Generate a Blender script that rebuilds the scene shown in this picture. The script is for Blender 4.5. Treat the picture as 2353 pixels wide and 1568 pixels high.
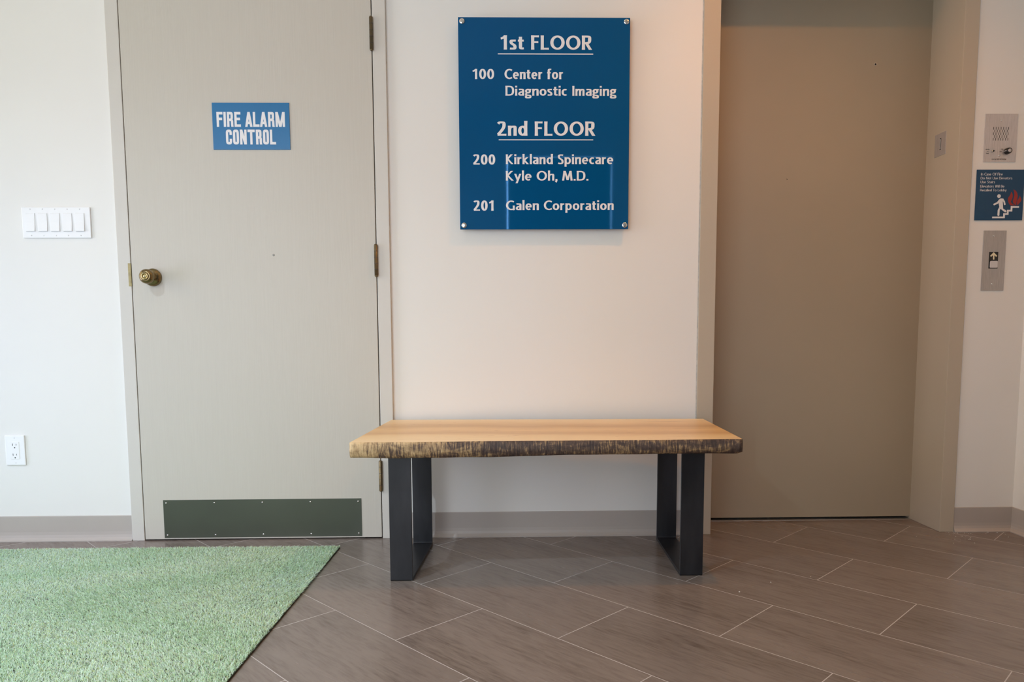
import bpy, bmesh, math, random
import numpy as np
from mathutils import Vector, Matrix

# ------------------------------------------------------------------ scene, camera, light
for o in list(bpy.data.objects):
    bpy.data.objects.remove(o, do_unlink=True)
sc = bpy.context.scene
COL = sc.collection
PI = math.pi
H = 0.7961          # eye height
D = 2.7999          # distance of the eye from the back wall (back wall is the plane y = 0)
W0, H0 = 2353, 1568
F, CY = 1662.25, 919.77

cam_d = bpy.data.cameras.new('camera')
cam = bpy.data.objects.new('camera', cam_d)
COL.objects.link(cam)
rt = Vector((0.99977080, -0.02089816, -0.00464877))
fw = Vector((0.02038916, 0.99564831, -0.09093255))
up = Vector((0.00652886, 0.09081692, 0.99584620))
cam.matrix_world = Matrix(((rt.x, up.x, -fw.x, 0), (rt.y, up.y, -fw.y, -D), (rt.z, up.z, -fw.z, H), (0, 0, 0, 1)))
cam_d.sensor_width = 36
cam_d.lens = F / W0 * 36
cam_d.shift_y = (CY - H0 / 2) / W0
cam_d.clip_start = 0.02
sc.camera = cam

sc.view_settings.view_transform = 'Standard'
sc.view_settings.look = 'None'
sc.view_settings.gamma = 1
sc.view_settings.use_curve_mapping = False
sc.view_settings.exposure = 0.0
try:
    sc.cycles.use_denoising = True
    sc.cycles.max_bounces = 8
    sc.cycles.diffuse_bounces = 5
    sc.cycles.sample_clamp_indirect = 6
except Exception:
    pass

world = bpy.data.worlds.new('sky')
sc.world = world
world.use_nodes = True
bg = world.node_tree.nodes['Background']
bg.inputs[0].default_value = (0.36, 0.62, 1.0, 1)
bg.inputs[1].default_value = 0.06

# the room: x from XL (window side) to XR, y from YB (entrance side, behind the viewer) to 0, ceiling at ZC
XL, XR, YB, ZC = -3.1, 2.057, -3.75, 2.72
WIN_Y, WIN_Z = (-3.50, -0.42), (0.06, 2.60)

def area_light(name, loc, rot, size, size_y, power, color, shape='RECTANGLE', spread=None):
    l = bpy.data.lights.new(name, 'AREA')
    l.shape = shape
    l.size = size
    if shape in ('RECTANGLE', 'ELLIPSE'):
        l.size_y = size_y
    l.energy = power
    l.color = color
    if spread:
        l.spread = spread
    o = bpy.data.objects.new(name, l)
    COL.objects.link(o)
    o.location = loc
    o.rotation_euler = rot
    return o

# daylight from the bright outdoors behind the two glazed fronts
FWIN_X, FWIN_Z = (-2.95, -0.32), (0.06, 2.60)      # glazed bay in the entrance wall behind the viewer
DAYL = [(27, 28, 40), (28, 24, 18), (28, 23, 14), (82, 84, 93)]      # r, g, b watts
def power_color(c):
    m_ = max(max(c), 1e-6); return m_, tuple(v / m_ for v in c)
def sky_panel(name, loc, rot, sx, sy, c):
    w_, col = power_color(c); return area_light(name, loc, rot, sx, sy, w_, col)
sky_panel('daylight_side_low', (XL - 0.20, -1.06, 0.70), (0, -PI / 2 + 0.02, 0), 1.2, 1.15, DAYL[0])
sky_panel('daylight_side_high', (XL - 0.20, -1.06, 1.95), (0, -PI / 2 + 0.12, 0), 1.25, 1.15, DAYL[1])
sky_panel('daylight_side_far', (XL - 0.30, -2.40, 1.35), (0, -PI / 2 + 0.10, 0), 2.4, 2.1, DAYL[2])
sky_panel('daylight_front', (-1.70, YB - 0.40, 1.35), (PI / 2 - 0.15, 0, 0), 2.6, 2.5, DAYL[3])
sky_panel('added_slit_light', (0.56, YB - 0.45, 1.35), (PI / 2, 0, 0), 1.2, 2.6, (110, 300, 640))  # blue panel added so the door slits show as lines in the sign
# unseen recessed downlights, rear ones added as fill, one of them bluish: (x, y, (r, g, b) watts)
DOWN = [(1.04, -0.76, (53, 19.5, 2.2)), (-0.75, -0.90, (6, 1.6, 0.2)), (-0.90, -2.95, (56, 42, 24)), (-1.9, -2.3, (180, 222, 262)), (0.15, -0.90, (3, 2, 0.6)), (1.45, -2.7, (10, 7, 4))]

# ------------------------------------------------------------------ helpers
def tag(o, label=None, cat=None, group=None, kind=None):
    if label: o['label'] = label
    if cat: o['category'] = cat
    if group: o['group'] = group
    if kind: o['kind'] = kind
    return o

def empty(name, loc=(0, 0, 0), parent=None):
    o = bpy.data.objects.new(name, None)
    o.empty_display_size = 0.05
    COL.objects.link(o)
    o.location = loc
    if parent: o.parent = parent
    return o

def new_obj(name, me, parent=None, loc=None):
    o = bpy.data.objects.new(name, me)
    COL.objects.link(o)
    if loc is not None: o.location = loc
    if parent: o.parent = parent
    return o

class MB:
    """collects shapes in world coordinates; build() links them as one mesh object"""
    def __init__(self):
        self.bm = bmesh.new()

    def box(self, x0, x1, y0, y1, z0, z1, bev=0, mi=0, seg=2):
        vs = [self.bm.verts.new(c) for c in ((x0, y0, z0), (x1, y0, z0), (x1, y1, z0), (x0, y1, z0), (x0, y0, z1), (x1, y0, z1), (x1, y1, z1), (x0, y1, z1))]
        fs = [self.bm.faces.new([vs[i] for i in q]) for q in ((3, 2, 1, 0), (4, 5, 6, 7), (0, 1, 5, 4), (1, 2, 6, 5), (2, 3, 7, 6), (3, 0, 4, 7))]
        for f in fs: f.material_index = mi
        if bev:
            es = list({e for f in fs for e in f.edges})
            r = bmesh.ops.bevel(self.bm, geom=es, offset=bev, segments=seg, profile=0.5, affect='EDGES')
            for f in r['faces']: f.material_index = mi
        return self

    def prism(self, pts, axis, a, b, mi=0, bev=0):
        """polygon pts (2D) extruded along axis ('x': pts=(y,z); 'y': pts=(x,z); 'z': pts=(x,y)) from a to b"""
        def mk(p, t):
            return {'x': (t, p[0], p[1]), 'y': (p[0], t, p[1]), 'z': (p[0], p[1], t)}[axis]
        A = [self.bm.verts.new(mk(p, a)) for p in pts]
        B = [self.bm.verts.new(mk(p, b)) for p in pts]
        n = len(pts)
        fs = [self.bm.faces.new(A), self.bm.faces.new(B[::-1])]
        for i in range(n):
            fs.append(self.bm.faces.new((A[i], B[i], B[(i + 1) % n], A[(i + 1) % n])))
        for f in fs: f.material_index = mi
        if bev:
            es = list({e for f in fs for e in f.edges})
            bmesh.ops.bevel(self.bm, geom=es, offset=bev, segments=2, profile=0.5, affect='EDGES')
        return self

    def lathe(self, prof, c, axis, n=40, mi=0, smooth=True):
        """prof: (radius, distance along axis); axis is a unit vector"""
        ax = Vector(axis).normalized()
        u = ax.orthogonal().normalized(); v = ax.cross(u)
        rings = []
        for r, t in prof:
            if r < 1e-6:
                rings.append([self.bm.verts.new(Vector(c) + ax * t)])
            else:
                rings.append([self.bm.verts.new(Vector(c) + ax * t + (u * math.cos(2 * PI * i / n) + v * math.sin(2 * PI * i / n)) * r) for i in range(n)])
        for a, b in zip(rings, rings[1:]):
            for i in range(n):
                j = (i + 1) % n
                if len(a) == 1 and len(b) == 1: continue
                if len(a) == 1: f = self.bm.faces.new((a[0], b[i], b[j]))
                elif len(b) == 1: f = self.bm.faces.new((a[i], b[0], a[j]))
                else: f = self.bm.faces.new((a[i], b[i], b[j], a[j]))
                f.smooth = smooth; f.material_index = mi
        return self

    def build(self, name, mats, parent=None, base=None, flat=False):
        if not flat: bmesh.ops.recalc_face_normals(self.bm, faces=self.bm.faces[:])
        me = bpy.data.meshes.new(name)
        off = Vector(base) if base is not None else Vector((0, 0, 0))
        if base is not None:
            bmesh.ops.translate(self.bm, verts=self.bm.verts[:], vec=-off)
        self.bm.to_mesh(me); self.bm.free()
        for m in (mats if isinstance(mats, (list, tuple)) else [mats]): me.materials.append(m)
        o = new_obj(name, me)
        if parent is not None:
            o.parent = parent
            o.location = off - world_of(parent)
        elif base is not None:
            o.location = off
        return o

def world_of(o):
    p = Vector((0, 0, 0))
    while o is not None:
        p += o.location; o = o.parent
    return p

# ------------------------------------------------------------------ materials
def mat(name):
    m = bpy.data.materials.new(name); m.use_nodes = True
    nt = m.node_tree
    return m, nt, nt.nodes['Principled BSDF']

def N(nt, t, **kw):
    n = nt.nodes.new(t)
    for k, v in kw.items():
        if k.startswith('i_'): n.inputs[k[2:].replace('_', ' ')].default_value = v
        else: setattr(n, k, v)
    return n

def M(nt, op, a, b=None, c=None, clamp=False):
    n = nt.nodes.new('ShaderNodeMath'); n.operation = op; n.use_clamp = clamp
    for i, x in enumerate((a, b, c)):
        if x is None: continue
        if isinstance(x, (int, float)): n.inputs[i].default_value = x
        else: nt.links.new(x, n.inputs[i])
    return n.outputs[0]

def coords(nt, scale=(1, 1, 1), rot=(0, 0, 0), loc=(0, 0, 0)):
    g = N(nt, 'ShaderNodeNewGeometry')
    mp = N(nt, 'ShaderNodeMapping')
    mp.inputs['Scale'].default_value = scale; mp.inputs['Rotation'].default_value = rot; mp.inputs['Location'].default_value = loc
    nt.links.new(g.outputs['Position'], mp.inputs['Vector'])
    return mp.outputs[0]

def noise(nt, vec, scale, detail=3, rough=0.5, dist=0):
    n = N(nt, 'ShaderNodeTexNoise')
    n.inputs['Scale'].default_value = scale; n.inputs['Detail'].default_value = detail
    n.inputs['Roughness'].default_value = rough; n.inputs['Distortion'].default_value = dist
    nt.links.new(vec, n.inputs['Vector'])
    return n.outputs['Fac']

def ramp(nt, fac, stops):
    r = N(nt, 'ShaderNodeValToRGB'); e = r.color_ramp.elements
    while len(e) < len(stops): e.new(0.5)
    for k, (p, c) in enumerate(stops):
        e[k].position = p; e[k].color = (*c, 1) if len(c) == 3 else c
    nt.links.new(fac, r.inputs[0])
    return r.outputs[0]

def mixc(nt, fac, a, b, typ='MIX'):
    n = N(nt, 'ShaderNodeMix', data_type='RGBA', blend_type=typ)
    for i, x in ((0, fac), (6, a), (7, b)):
        if isinstance(x, (int, float)): n.inputs[i].default_value = x
        elif isinstance(x, tuple): n.inputs[i].default_value = (*x, 1)
        else: nt.links.new(x, n.inputs[i])
    return n.outputs[2]

def bump(nt, p, h, strength=0.3, dist=0.001):
    b = N(nt, 'ShaderNodeBump'); b.inputs['Strength'].default_value = strength; b.inputs['Distance'].default_value = dist
    nt.links.new(h, b.inputs['Height']); nt.links.new(b.outputs[0], p.inputs['Normal'])

def simple(name, col, rough=0.5, metal=0, var=0.04, vscale=8, spec=0.5, bumpy=0):
    m, nt, p = mat(name)
    f = noise(nt, coords(nt), vscale, 3)
    lo = tuple(c * (1 - var) for c in col); hi = tuple(min(1, c * (1 + var)) for c in col)
    nt.links.new(ramp(nt, f, [(0.3, lo), (0.7, hi)]), p.inputs['Base Color'])
    p.inputs['Roughness'].default_value = rough; p.inputs['Metallic'].default_value = metal
    p.inputs['Specular IOR Level'].default_value = spec
    if bumpy: bump(nt, p, noise(nt, coords(nt), 420, 2), bumpy, 0.0006)
    return m

MAT = {}
MAT['wall'] = simple('wall_paint', (0.77, 0.755, 0.725), 0.55, var=0.012, vscale=2, spec=0.35, bumpy=0.12)
MAT['ceiling'] = simple('ceiling_paint', (0.78, 0.77, 0.74), 0.8, var=0.01)
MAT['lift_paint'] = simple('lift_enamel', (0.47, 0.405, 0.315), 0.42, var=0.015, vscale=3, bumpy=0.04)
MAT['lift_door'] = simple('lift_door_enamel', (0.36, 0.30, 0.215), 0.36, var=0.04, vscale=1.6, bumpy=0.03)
MAT['frame_paint'] = simple('frame_paint', (0.60, 0.57, 0.525), 0.42, var=0.012, vscale=4, bumpy=0.05)
MAT['rubber'] = simple('vinyl_base', (0.43, 0.385, 0.35), 0.42, var=0.02, vscale=5)
MAT['white_plastic'] = simple('white_plastic', (0.86, 0.86, 0.87), 0.3, var=0.005)
MAT['slot'] = simple('slot_dark', (0.06, 0.06, 0.065), 0.6)
MAT['black'] = simple('black_plastic', (0.012, 0.011, 0.011), 0.32)
MAT['void'] = simple('shaft_dark', (0.01, 0.01, 0.01), 0.9)
MAT['letter'] = simple('white_letter', (0.78, 0.78, 0.80), 0.45, var=0.005)
MAT['cream'] = simple('cream_arrow', (0.80, 0.72, 0.50), 0.5, var=0.01)
MAT['red'] = simple('flame_red', (0.30, 0.022, 0.018), 0.4, var=0.03)
MAT['ink'] = simple('engraved_ink', (0.035, 0.03, 0.03), 0.6)
MAT['chrome'] = simple('polished_steel', (0.72, 0.70, 0.67), 0.18, metal=1, var=0.03)
MAT['alu'] = simple('sill_metal', (0.50, 0.48, 0.45), 0.35, metal=0.8)
MAT['backing'] = simple('mat_backing', (0.03, 0.035, 0.022), 0.9)
MAT['glass'] = None
MAT['dark_frame'] = simple('bronze_anodised', (0.05, 0.045, 0.04), 0.4, metal=0.5)
MAT['rear_wall'] = simple('rear_wall_paint', (0.55, 0.53, 0.49), 0.6)

def brushed(name, col, rough, axis_scale, metal=1.0):
    m, nt, p = mat(name)
    f = noise(nt, coords(nt, axis_scale), 60, 4, 0.6)
    lo = tuple(c * 0.86 for c in col); hi = tuple(min(1, c * 1.08) for c in col)
    nt.links.new(ramp(nt, f, [(0.3, lo), (0.7, hi)]), p.inputs['Base Color'])
    p.inputs['Metallic'].default_value = metal
    nt.links.new(M(nt, 'MULTIPLY_ADD', f, 0.16, rough - 0.08), p.inputs['Roughness'])
    bump(nt, p, f, 0.06, 0.0004)
    return m
MAT['steel'] = brushed('brushed_steel', (0.50, 0.475, 0.46), 0.42, (8, 8, 0.4))
MAT['steel_light'] = brushed('satin_aluminium', (0.62, 0.585, 0.58), 0.46, (8, 8, 0.4), 0.75)
MAT['brass_strike'] = simple('dull_brass', (0.33, 0.27, 0.14), 0.4, metal=0.8, var=0.25, vscale=60)
MAT['brass'] = simple('antique_brass', (0.24, 0.175, 0.085), 0.24, metal=1, var=0.15, vscale=30)
MAT['brass_light'] = simple('worn_brass', (0.52, 0.42, 0.22), 0.3, metal=1, var=0.1, vscale=30)
MAT['brass_dark'] = simple('aged_bronze', (0.17, 0.13, 0.075), 0.34, metal=0.9, var=0.2, vscale=40)
MAT['kick'] = simple('dark_bronze_plate', (0.072, 0.080, 0.060), 0.38, metal=0.35, var=0.08, vscale=3)

# painted wood door with a raised oak grain showing through
m, nt, p = mat('door_paint'); MAT['door'] = m
v = coords(nt, (1, 1, 0.055))
w1 = noise(nt, v, 9, 2, 0.5, 1.6)
rings = M(nt, 'SINE', M(nt, 'MULTIPLY', w1, 120.0))
fine = noise(nt, coords(nt, (1, 1, 0.018)), 330, 3, 0.6)
hgt = M(nt, 'ADD', M(nt, 'MULTIPLY', rings, 0.35), fine)
bump(nt, p, hgt, 0.13, 0.0009)
nt.links.new(ramp(nt, fine, [(0.3, (0.530, 0.494, 0.435)), (0.7, (0.548, 0.512, 0.453))]), p.inputs['Base Color'])
p.inputs['Roughness'].default_value = 0.44

# glossy back painted acrylic signs
def acrylic(name, col, rough, spec=0.4):
    m, nt, p = mat(name)
    nt.links.new(ramp(nt, noise(nt, coords(nt), 3, 2), [(0.2, tuple(c * 0.97 for c in col)), (0.8, tuple(c * 1.03 for c in col))]), p.inputs['Base Color'])
    p.inputs['Roughness'].default_value = rough
    p.inputs['Specular IOR Level'].default_value = spec
    return m
MAT['blue_gloss'] = acrylic('deep_blue_acrylic', (0.0015, 0.075, 0.21), 0.03, 0.22)
MAT['blue_satin'] = acrylic('mid_blue_plate', (0.012, 0.15, 0.36), 0.25)
MAT['blue_dark'] = acrylic('navy_blue_plate', (0.008, 0.055, 0.125), 0.3)
MAT['acrylic_edge'] = simple('clear_acrylic_edge', (0.10, 0.24, 0.32), 0.15)

# blackened steel
m, nt, p = mat('blackened_steel'); MAT['black_steel'] = m
f = noise(nt, coords(nt, (1, 1, 0.25)), 14, 4, 0.6)
nt.links.new(ramp(nt, f, [(0.3, (0.020, 0.021, 0.024)), (0.7, (0.042, 0.042, 0.047))]), p.inputs['Base Color'])
p.inputs['Metallic'].default_value = 0.55
nt.links.new(M(nt, 'MULTIPLY_ADD', f, 0.2, 0.28), p.inputs['Roughness'])

# maple slab: top
m, nt, p = mat('maple_top'); MAT['maple'] = m
g = N(nt, 'ShaderNodeNewGeometry'); sp = N(nt, 'ShaderNodeSeparateXYZ'); nt.links.new(g.outputs['Position'], sp.inputs[0])
warp = noise(nt, coords(nt, (1.3, 2.2, 1)), 1.6, 3, 0.55)
yv = M(nt, 'ADD', sp.outputs[1], M(nt, 'ADD', M(nt, 'MULTIPLY_ADD', warp, 0.16, -0.08), M(nt, 'MULTIPLY', sp.outputs[0], 0.035)))
grain = noise(nt, coords(nt, (0.7, 22, 22), (0, 0, math.radians(1.0))), 7, 4, 0.6, 0.3)
yb_ = M(nt, 'MULTIPLY_ADD', yv, 1.55, 1.0)       # 0 at the front edge, 1 near the wall
c1 = ramp(nt, yb_, [(0.04, (0.88, 0.67, 0.38)), (0.24, (0.85, 0.61, 0.31)), (0.34, (0.66, 0.40, 0.165)), (0.50, (0.80, 0.53, 0.235)), (0.63, (0.62, 0.37, 0.145)), (0.78, (0.82, 0.575, 0.29)), (0.95, (0.90, 0.70, 0.41))])
c2 = ramp(nt, grain, [(0.25, (0.86, 0.82, 0.78)), (0.7, (1, 1, 1))])
fl = noise(nt, coords(nt, (1.8, 9, 9)), 7, 3, 0.6, 1.4)
knots = ramp(nt, fl, [(0.64, (1, 1, 1)), (0.72, (0.66, 0.52, 0.40))])
ck = noise(nt, coords(nt, (0.35, 30, 1), (0, 0, 0), (0, 0.37, 0)), 6, 2, 0.5, 0.4)
atr = ramp(nt, M(nt, 'ADD', sp.outputs[0], 0.0), [(0.50, (0, 0, 0)), (0.62, (1, 1, 1))])
crack = mixc(nt, atr, (1, 1, 1), ramp(nt, ck, [(0.66, (1, 1, 1)), (0.70, (0.38, 0.26, 0.17))]))
c4 = mixc(nt, 1.0, mixc(nt, 1.0, mixc(nt, 1.0, c1, c2, 'MULTIPLY'), knots, 'MULTIPLY'), crack, 'MULTIPLY')
nt.links.new(c4, p.inputs['Base Color'])
p.inputs['Roughness'].default_value = 0.36
bump(nt, p, grain, 0.05, 0.0004)

# maple slab: live edge with short upright ripples in brown and yellow
m, nt, p = mat('maple_live_edge'); MAT['live_edge'] = m
rip = noise(nt, coords(nt, (1, 0.3, 0.16)), 165, 5, 0.70, 0.6)
pat = noise(nt, coords(nt, (1, 1, 2.6)), 9, 4, 0.68, 0.8)
g = N(nt, 'ShaderNodeNewGeometry'); sp = N(nt, 'ShaderNodeSeparateXYZ'); nt.links.new(g.outputs['Position'], sp.inputs[0])
xr = M(nt, 'MULTIPLY', M(nt, 'ADD', sp.outputs[0], 0.05), -0.42)         # bark gone on the left end, still dark to the middle
mixv = M(nt, 'ADD', M(nt, 'MULTIPLY', rip, 0.75), M(nt, 'ADD', M(nt, 'MULTIPLY', pat, 0.62), M(nt, 'MINIMUM', M(nt, 'MAXIMUM', xr, -0.02), 0.17)))
ce = ramp(nt, mixv, [(0.56, (0.040, 0.024, 0.022)), (0.69, (0.105, 0.065, 0.045)), (0.77, (0.32, 0.205, 0.10)), (0.92, (0.66, 0.47, 0.25))])
nt.links.new(ce, p.inputs['Base Color'])
p.inputs['Roughness'].default_value = 0.5
bump(nt, p, M(nt, 'ADD', rip, pat), 0.6, 0.004)

# maple end cut
MAT['maple_end'] = simple('maple_end_grain', (0.60, 0.42, 0.20), 0.5, var=0.12, vscale=40)

# floor: 31 x 59 cm porcelain planks laid on the diagonal, half offset
m, nt, p = mat('plank_tile'); MAT['floor'] = m
TH, U0, TW, TL, V0 = 0.7579550, 1.6785137, 0.308, 0.5878, 0.9290
g = N(nt, 'ShaderNodeNewGeometry'); sp = N(nt, 'ShaderNodeSeparateXYZ'); nt.links.new(g.outputs['Position'], sp.inputs[0])
X, Y = sp.outputs[0], M(nt, 'ADD', sp.outputs[1], D)
cs, sn = math.cos(TH), math.sin(TH)
U = M(nt, 'DIVIDE', M(nt, 'SUBTRACT', M(nt, 'ADD', M(nt, 'MULTIPLY', X, cs), M(nt, 'MULTIPLY', Y, sn)), U0), TW)
V = M(nt, 'ADD', M(nt, 'MULTIPLY', X, -sn), M(nt, 'MULTIPLY', Y, cs))
row = M(nt, 'FLOOR', U)
odd = M(nt, 'ABSOLUTE', M(nt, 'MODULO', row, 2.0))
VV = M(nt, 'DIVIDE', M(nt, 'SUBTRACT', V, M(nt, 'MULTIPLY_ADD', odd, TL / 2, V0)), TL)
fu = M(nt, 'FRACT', U); fv = M(nt, 'FRACT', VV)
du = M(nt, 'MULTIPLY', M(nt, 'MINIMUM', fu, M(nt, 'SUBTRACT', 1.0, fu)), TW)
dv = M(nt, 'MULTIPLY', M(nt, 'MINIMUM', fv, M(nt, 'SUBTRACT', 1.0, fv)), TL)
dd = M(nt, 'MINIMUM', du, dv)
grout = M(nt, 'LESS_THAN', dd, 0.0012)
cell = M(nt, 'ADD', M(nt, 'MULTIPLY', row, 7.31), M(nt, 'MULTIPLY', M(nt, 'FLOOR', VV), 3.77))
comb = N(nt, 'ShaderNodeCombineXYZ')
nt.links.new(M(nt, 'MULTIPLY', M(nt, 'ADD', M(nt, 'MULTIPLY', U, TW), cell), 1.0), comb.inputs[0])
nt.links.new(M(nt, 'MULTIPLY', V, 0.13), comb.inputs[1])
streak = noise(nt, comb.outputs[0], 95, 4, 0.62, 0.25)
cloud = noise(nt, comb.outputs[0], 9, 3, 0.55, 0.6)
wn = N(nt, 'ShaderNodeTexWhiteNoise', noise_dimensions='1D'); nt.links.new(cell, wn.inputs['W'])
tile = ramp(nt, M(nt, 'ADD', M(nt, 'MULTIPLY', streak, 0.55), M(nt, 'MULTIPLY', cloud, 0.45)), [(0.33, (0.125, 0.100, 0.086)), (0.44, (0.178, 0.146, 0.128)), (0.54, (0.212, 0.176, 0.156)), (0.75, (0.232, 0.194, 0.173))])
tile = mixc(nt, 1.0, tile, ramp(nt, wn.outputs['Value'], [(0, (0.93, 0.93, 0.93)), (1, (1.05, 1.05, 1.05))]), 'MULTIPLY')
# plaster crumbs near the lift corner and a few paint specks elsewhere
spk = N(nt, 'ShaderNodeTexVoronoi', feature='DISTANCE_TO_EDGE'); 
nt.links.new(mixc(nt, grout, tile, (0.46, 0.43, 0.42)), p.inputs['Base Color'])
nt.nodes.remove(spk)
nt.links.new(M(nt, 'MULTIPLY_ADD', cloud, 0.16, M(nt, 'MULTIPLY_ADD', grout, 0.3, 0.17)), p.inputs['Roughness'])
p.inputs['Specular IOR Level'].default_value = 0.5
bump(nt, p, M(nt, 'SUBTRACT', M(nt, 'MULTIPLY', cloud, 0.25), M(nt, 'MULTIPLY', grout, 1.0)), 0.12, 0.0008)

# turf blades: colour of each blade from its own attribute
m, nt, p = mat('turf_blade'); MAT['turf'] = m
at = N(nt, 'ShaderNodeAttribute', attribute_name='blade')
nt.links.new(ramp(nt, at.outputs['Fac'], [(0.0, (0.40, 0.62, 0.34)), (0.40, (0.66, 0.88, 0.64)), (0.75, (0.84, 0.95, 0.92)), (0.93, (0.70, 0.84, 0.36)), (1.0, (0.55, 0.50, 0.27))]), p.inputs['Base Color'])
p.inputs['Roughness'].default_value = 0.42
p.inputs['Specular IOR Level'].default_value = 0.6
tl_, mx_ = N(nt, 'ShaderNodeBsdfTranslucent'), N(nt, 'ShaderNodeMixShader')      # thin plastic blades let some light through
nt.links.new(p.inputs['Base Color'].links[0].from_socket, tl_.inputs['Color'])
mx_.inputs[0].default_value = 0.35
nt.links.new(p.outputs[0], mx_.inputs[1]); nt.links.new(tl_.outputs[0], mx_.inputs[2])
nt.links.new(mx_.outputs[0], nt.nodes['Material Output'].inputs['Surface'])

# thin clear glazing: straight-through transmission plus a mirror reflection by Fresnel
m, nt, p = mat('window_glass'); MAT['glass'] = m
nt.nodes.remove(p)
tr_, gl_, fr_, mx_ = N(nt, 'ShaderNodeBsdfTransparent'), N(nt, 'ShaderNodeBsdfGlossy'), N(nt, 'ShaderNodeFresnel'), N(nt, 'ShaderNodeMixShader')
tr_.inputs[0].default_value = (0.95, 0.975, 0.965, 1); gl_.inputs['Roughness'].default_value = 0.0
nt.links.new(fr_.outputs[0], mx_.inputs[0]); nt.links.new(tr_.outputs[0], mx_.inputs[1]); nt.links.new(gl_.outputs[0], mx_.inputs[2])
nt.links.new(mx_.outputs[0], nt.nodes['Material Output'].inputs['Surface'])

def emit(name, col, s):
    m = bpy.data.materials.new(name); m.use_nodes = True
    nt = m.node_tree; nt.nodes.clear()
    e = nt.nodes.new('ShaderNodeEmission'); e.inputs[0].default_value = (*col, 1); e.inputs[1].default_value = s
    o = nt.nodes.new('ShaderNodeOutputMaterial'); nt.links.new(e.outputs[0], o.inputs[0])
    return m
MAT['lamp'] = emit('lamp_glow', (1.0, 0.75, 0.48), 9)

# ------------------------------------------------------------------ setting
# door opening 1 (fire alarm room) and lift opening
DX0, DX1 = -1.3735, -0.4555           # leaf edges
FX0, FX1 = -1.4235, -0.4030           # frame outer edges
DZ = 2.085
LX0, LX1 = 0.8425, 1.7625             # lift clear opening
EX0, EX1 = 0.7790, 1.8190             # lift frame outer edges
LZ = 2.167                            # lift head height
T = 0.115                             # wall thickness

b = MB().box(XL - 0.2, XR + 0.2, YB - 0.2, 0.42, -0.12, 0.0)
tag(b.build('floor', MAT['floor']), kind='structure')

b = MB()
b.box(XL, FX0, 0, T, 0, ZC)
b.box(FX0, FX1, 0, T, DZ + 0.05, ZC)
b.box(FX1, EX0, 0, T, 0, ZC)
b.box(EX0, EX1, 0, T, LZ + 0.065, ZC)
b.box(EX1, XR, 0, T, 0, ZC)
tag(b.build('wall_back', MAT['wall']), kind='structure')
tag(MB().box(XR, XR + T, YB, T, 0, ZC).build('wall_right', MAT['wall']), kind='structure')
tag(MB().box(XL - 0.1, XR + T, YB - T, T, ZC, ZC + 0.1).build('ceiling', MAT['ceiling']), kind='structure')
# left wall around the big window
b = MB()
b.box(XL - T, XL, WIN_Y[1], T, 0, ZC)
b.box(XL - T, XL, YB - T, WIN_Y[0], 0, ZC)
b.box(XL - T, XL, WIN_Y[0], WIN_Y[1], 0, WIN_Z[0])
b.box(XL - T, XL, WIN_Y[0], WIN_Y[1], WIN_Z[1], ZC)
tag(b.build('wall_left', MAT['wall']), kind='structure')
# window: anodised frame with mullions and a pane in each bay
wn_o = empty('window_1', (XL, (WIN_Y[0] + WIN_Y[1]) / 2, WIN_Z[0])); tag(wn_o, kind='structure')
b = MB(); y0, y1 = WIN_Y; z0, z1 = WIN_Z
b.box(XL - 0.08, XL - 0.03, y0, y1, z0, z0 + 0.05); b.box(XL - 0.08, XL - 0.03, y0, y1, z1 - 0.05, z1)
ys = [y0 + (y1 - y0) * i / 3 for i in range(4)]
for yy in ys: b.box(XL - 0.08, XL - 0.03, max(y0, yy - 0.025), min(y1, yy + 0.025), z0 + 0.05, z1 - 0.05)
b.build('window_frame', MAT['dark_frame'], wn_o)
for a, c in zip(ys, ys[1:]):
    MB().box(XL - 0.058, XL - 0.052, a + 0.025, c - 0.025, z0 + 0.05, z1 - 0.05).build('window_pane', MAT['glass'], wn_o)
# entrance wall behind the viewer with one door leaf between slits shaped for the blue lines mirrored in the sign
RX0, RX1, RZ = 0.105, 1.010, 2.345
b = MB()
b.box(XL, FWIN_X[0], YB - T, YB, 0, ZC); b.box(FWIN_X[1], RX0 - 0.008, YB - T, YB, 0, ZC)
b.box(FWIN_X[0], FWIN_X[1], YB - T, YB, 0, FWIN_Z[0]); b.box(FWIN_X[0], FWIN_X[1], YB - T, YB, FWIN_Z[1], ZC)
b.box(RX1 + 0.015, XR, YB - T, YB, 0, ZC)
b.box(RX0 - 0.008, RX1 + 0.015, YB - T, YB, RZ + 0.004, ZC)
tag(b.build('wall_front', MAT['rear_wall']), kind='structure')
tag(MB().box(RX0, RX1, YB - 0.045, YB - 0.004, 0.0, RZ - 0.008).build('door_3', MAT['dark_frame']), kind='structure')

w2_o = empty('window_2', ((FWIN_X[0] + FWIN_X[1]) / 2, YB, FWIN_Z[0])); tag(w2_o, kind='structure')
b = MB(); x0, x1 = FWIN_X; z0, z1 = FWIN_Z
b.box(x0, x1, YB - 0.08, YB - 0.03, z0, z0 + 0.05); b.box(x0, x1, YB - 0.08, YB - 0.03, z1 - 0.05, z1)
xs = [x0 + (x1 - x0) * i / 2 for i in range(3)]
for xx in xs: b.box(max(x0, xx - 0.025), min(x1, xx + 0.025), YB - 0.08, YB - 0.03, z0 + 0.05, z1 - 0.05)
b.build('window_frame', MAT['dark_frame'], w2_o)
for a, c in zip(xs, xs[1:]):
    MB().box(a + 0.025, c - 0.025, YB - 0.058, YB - 0.052, z0 + 0.05, z1 - 0.05).build('window_pane', MAT['glass'], w2_o)

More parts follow.
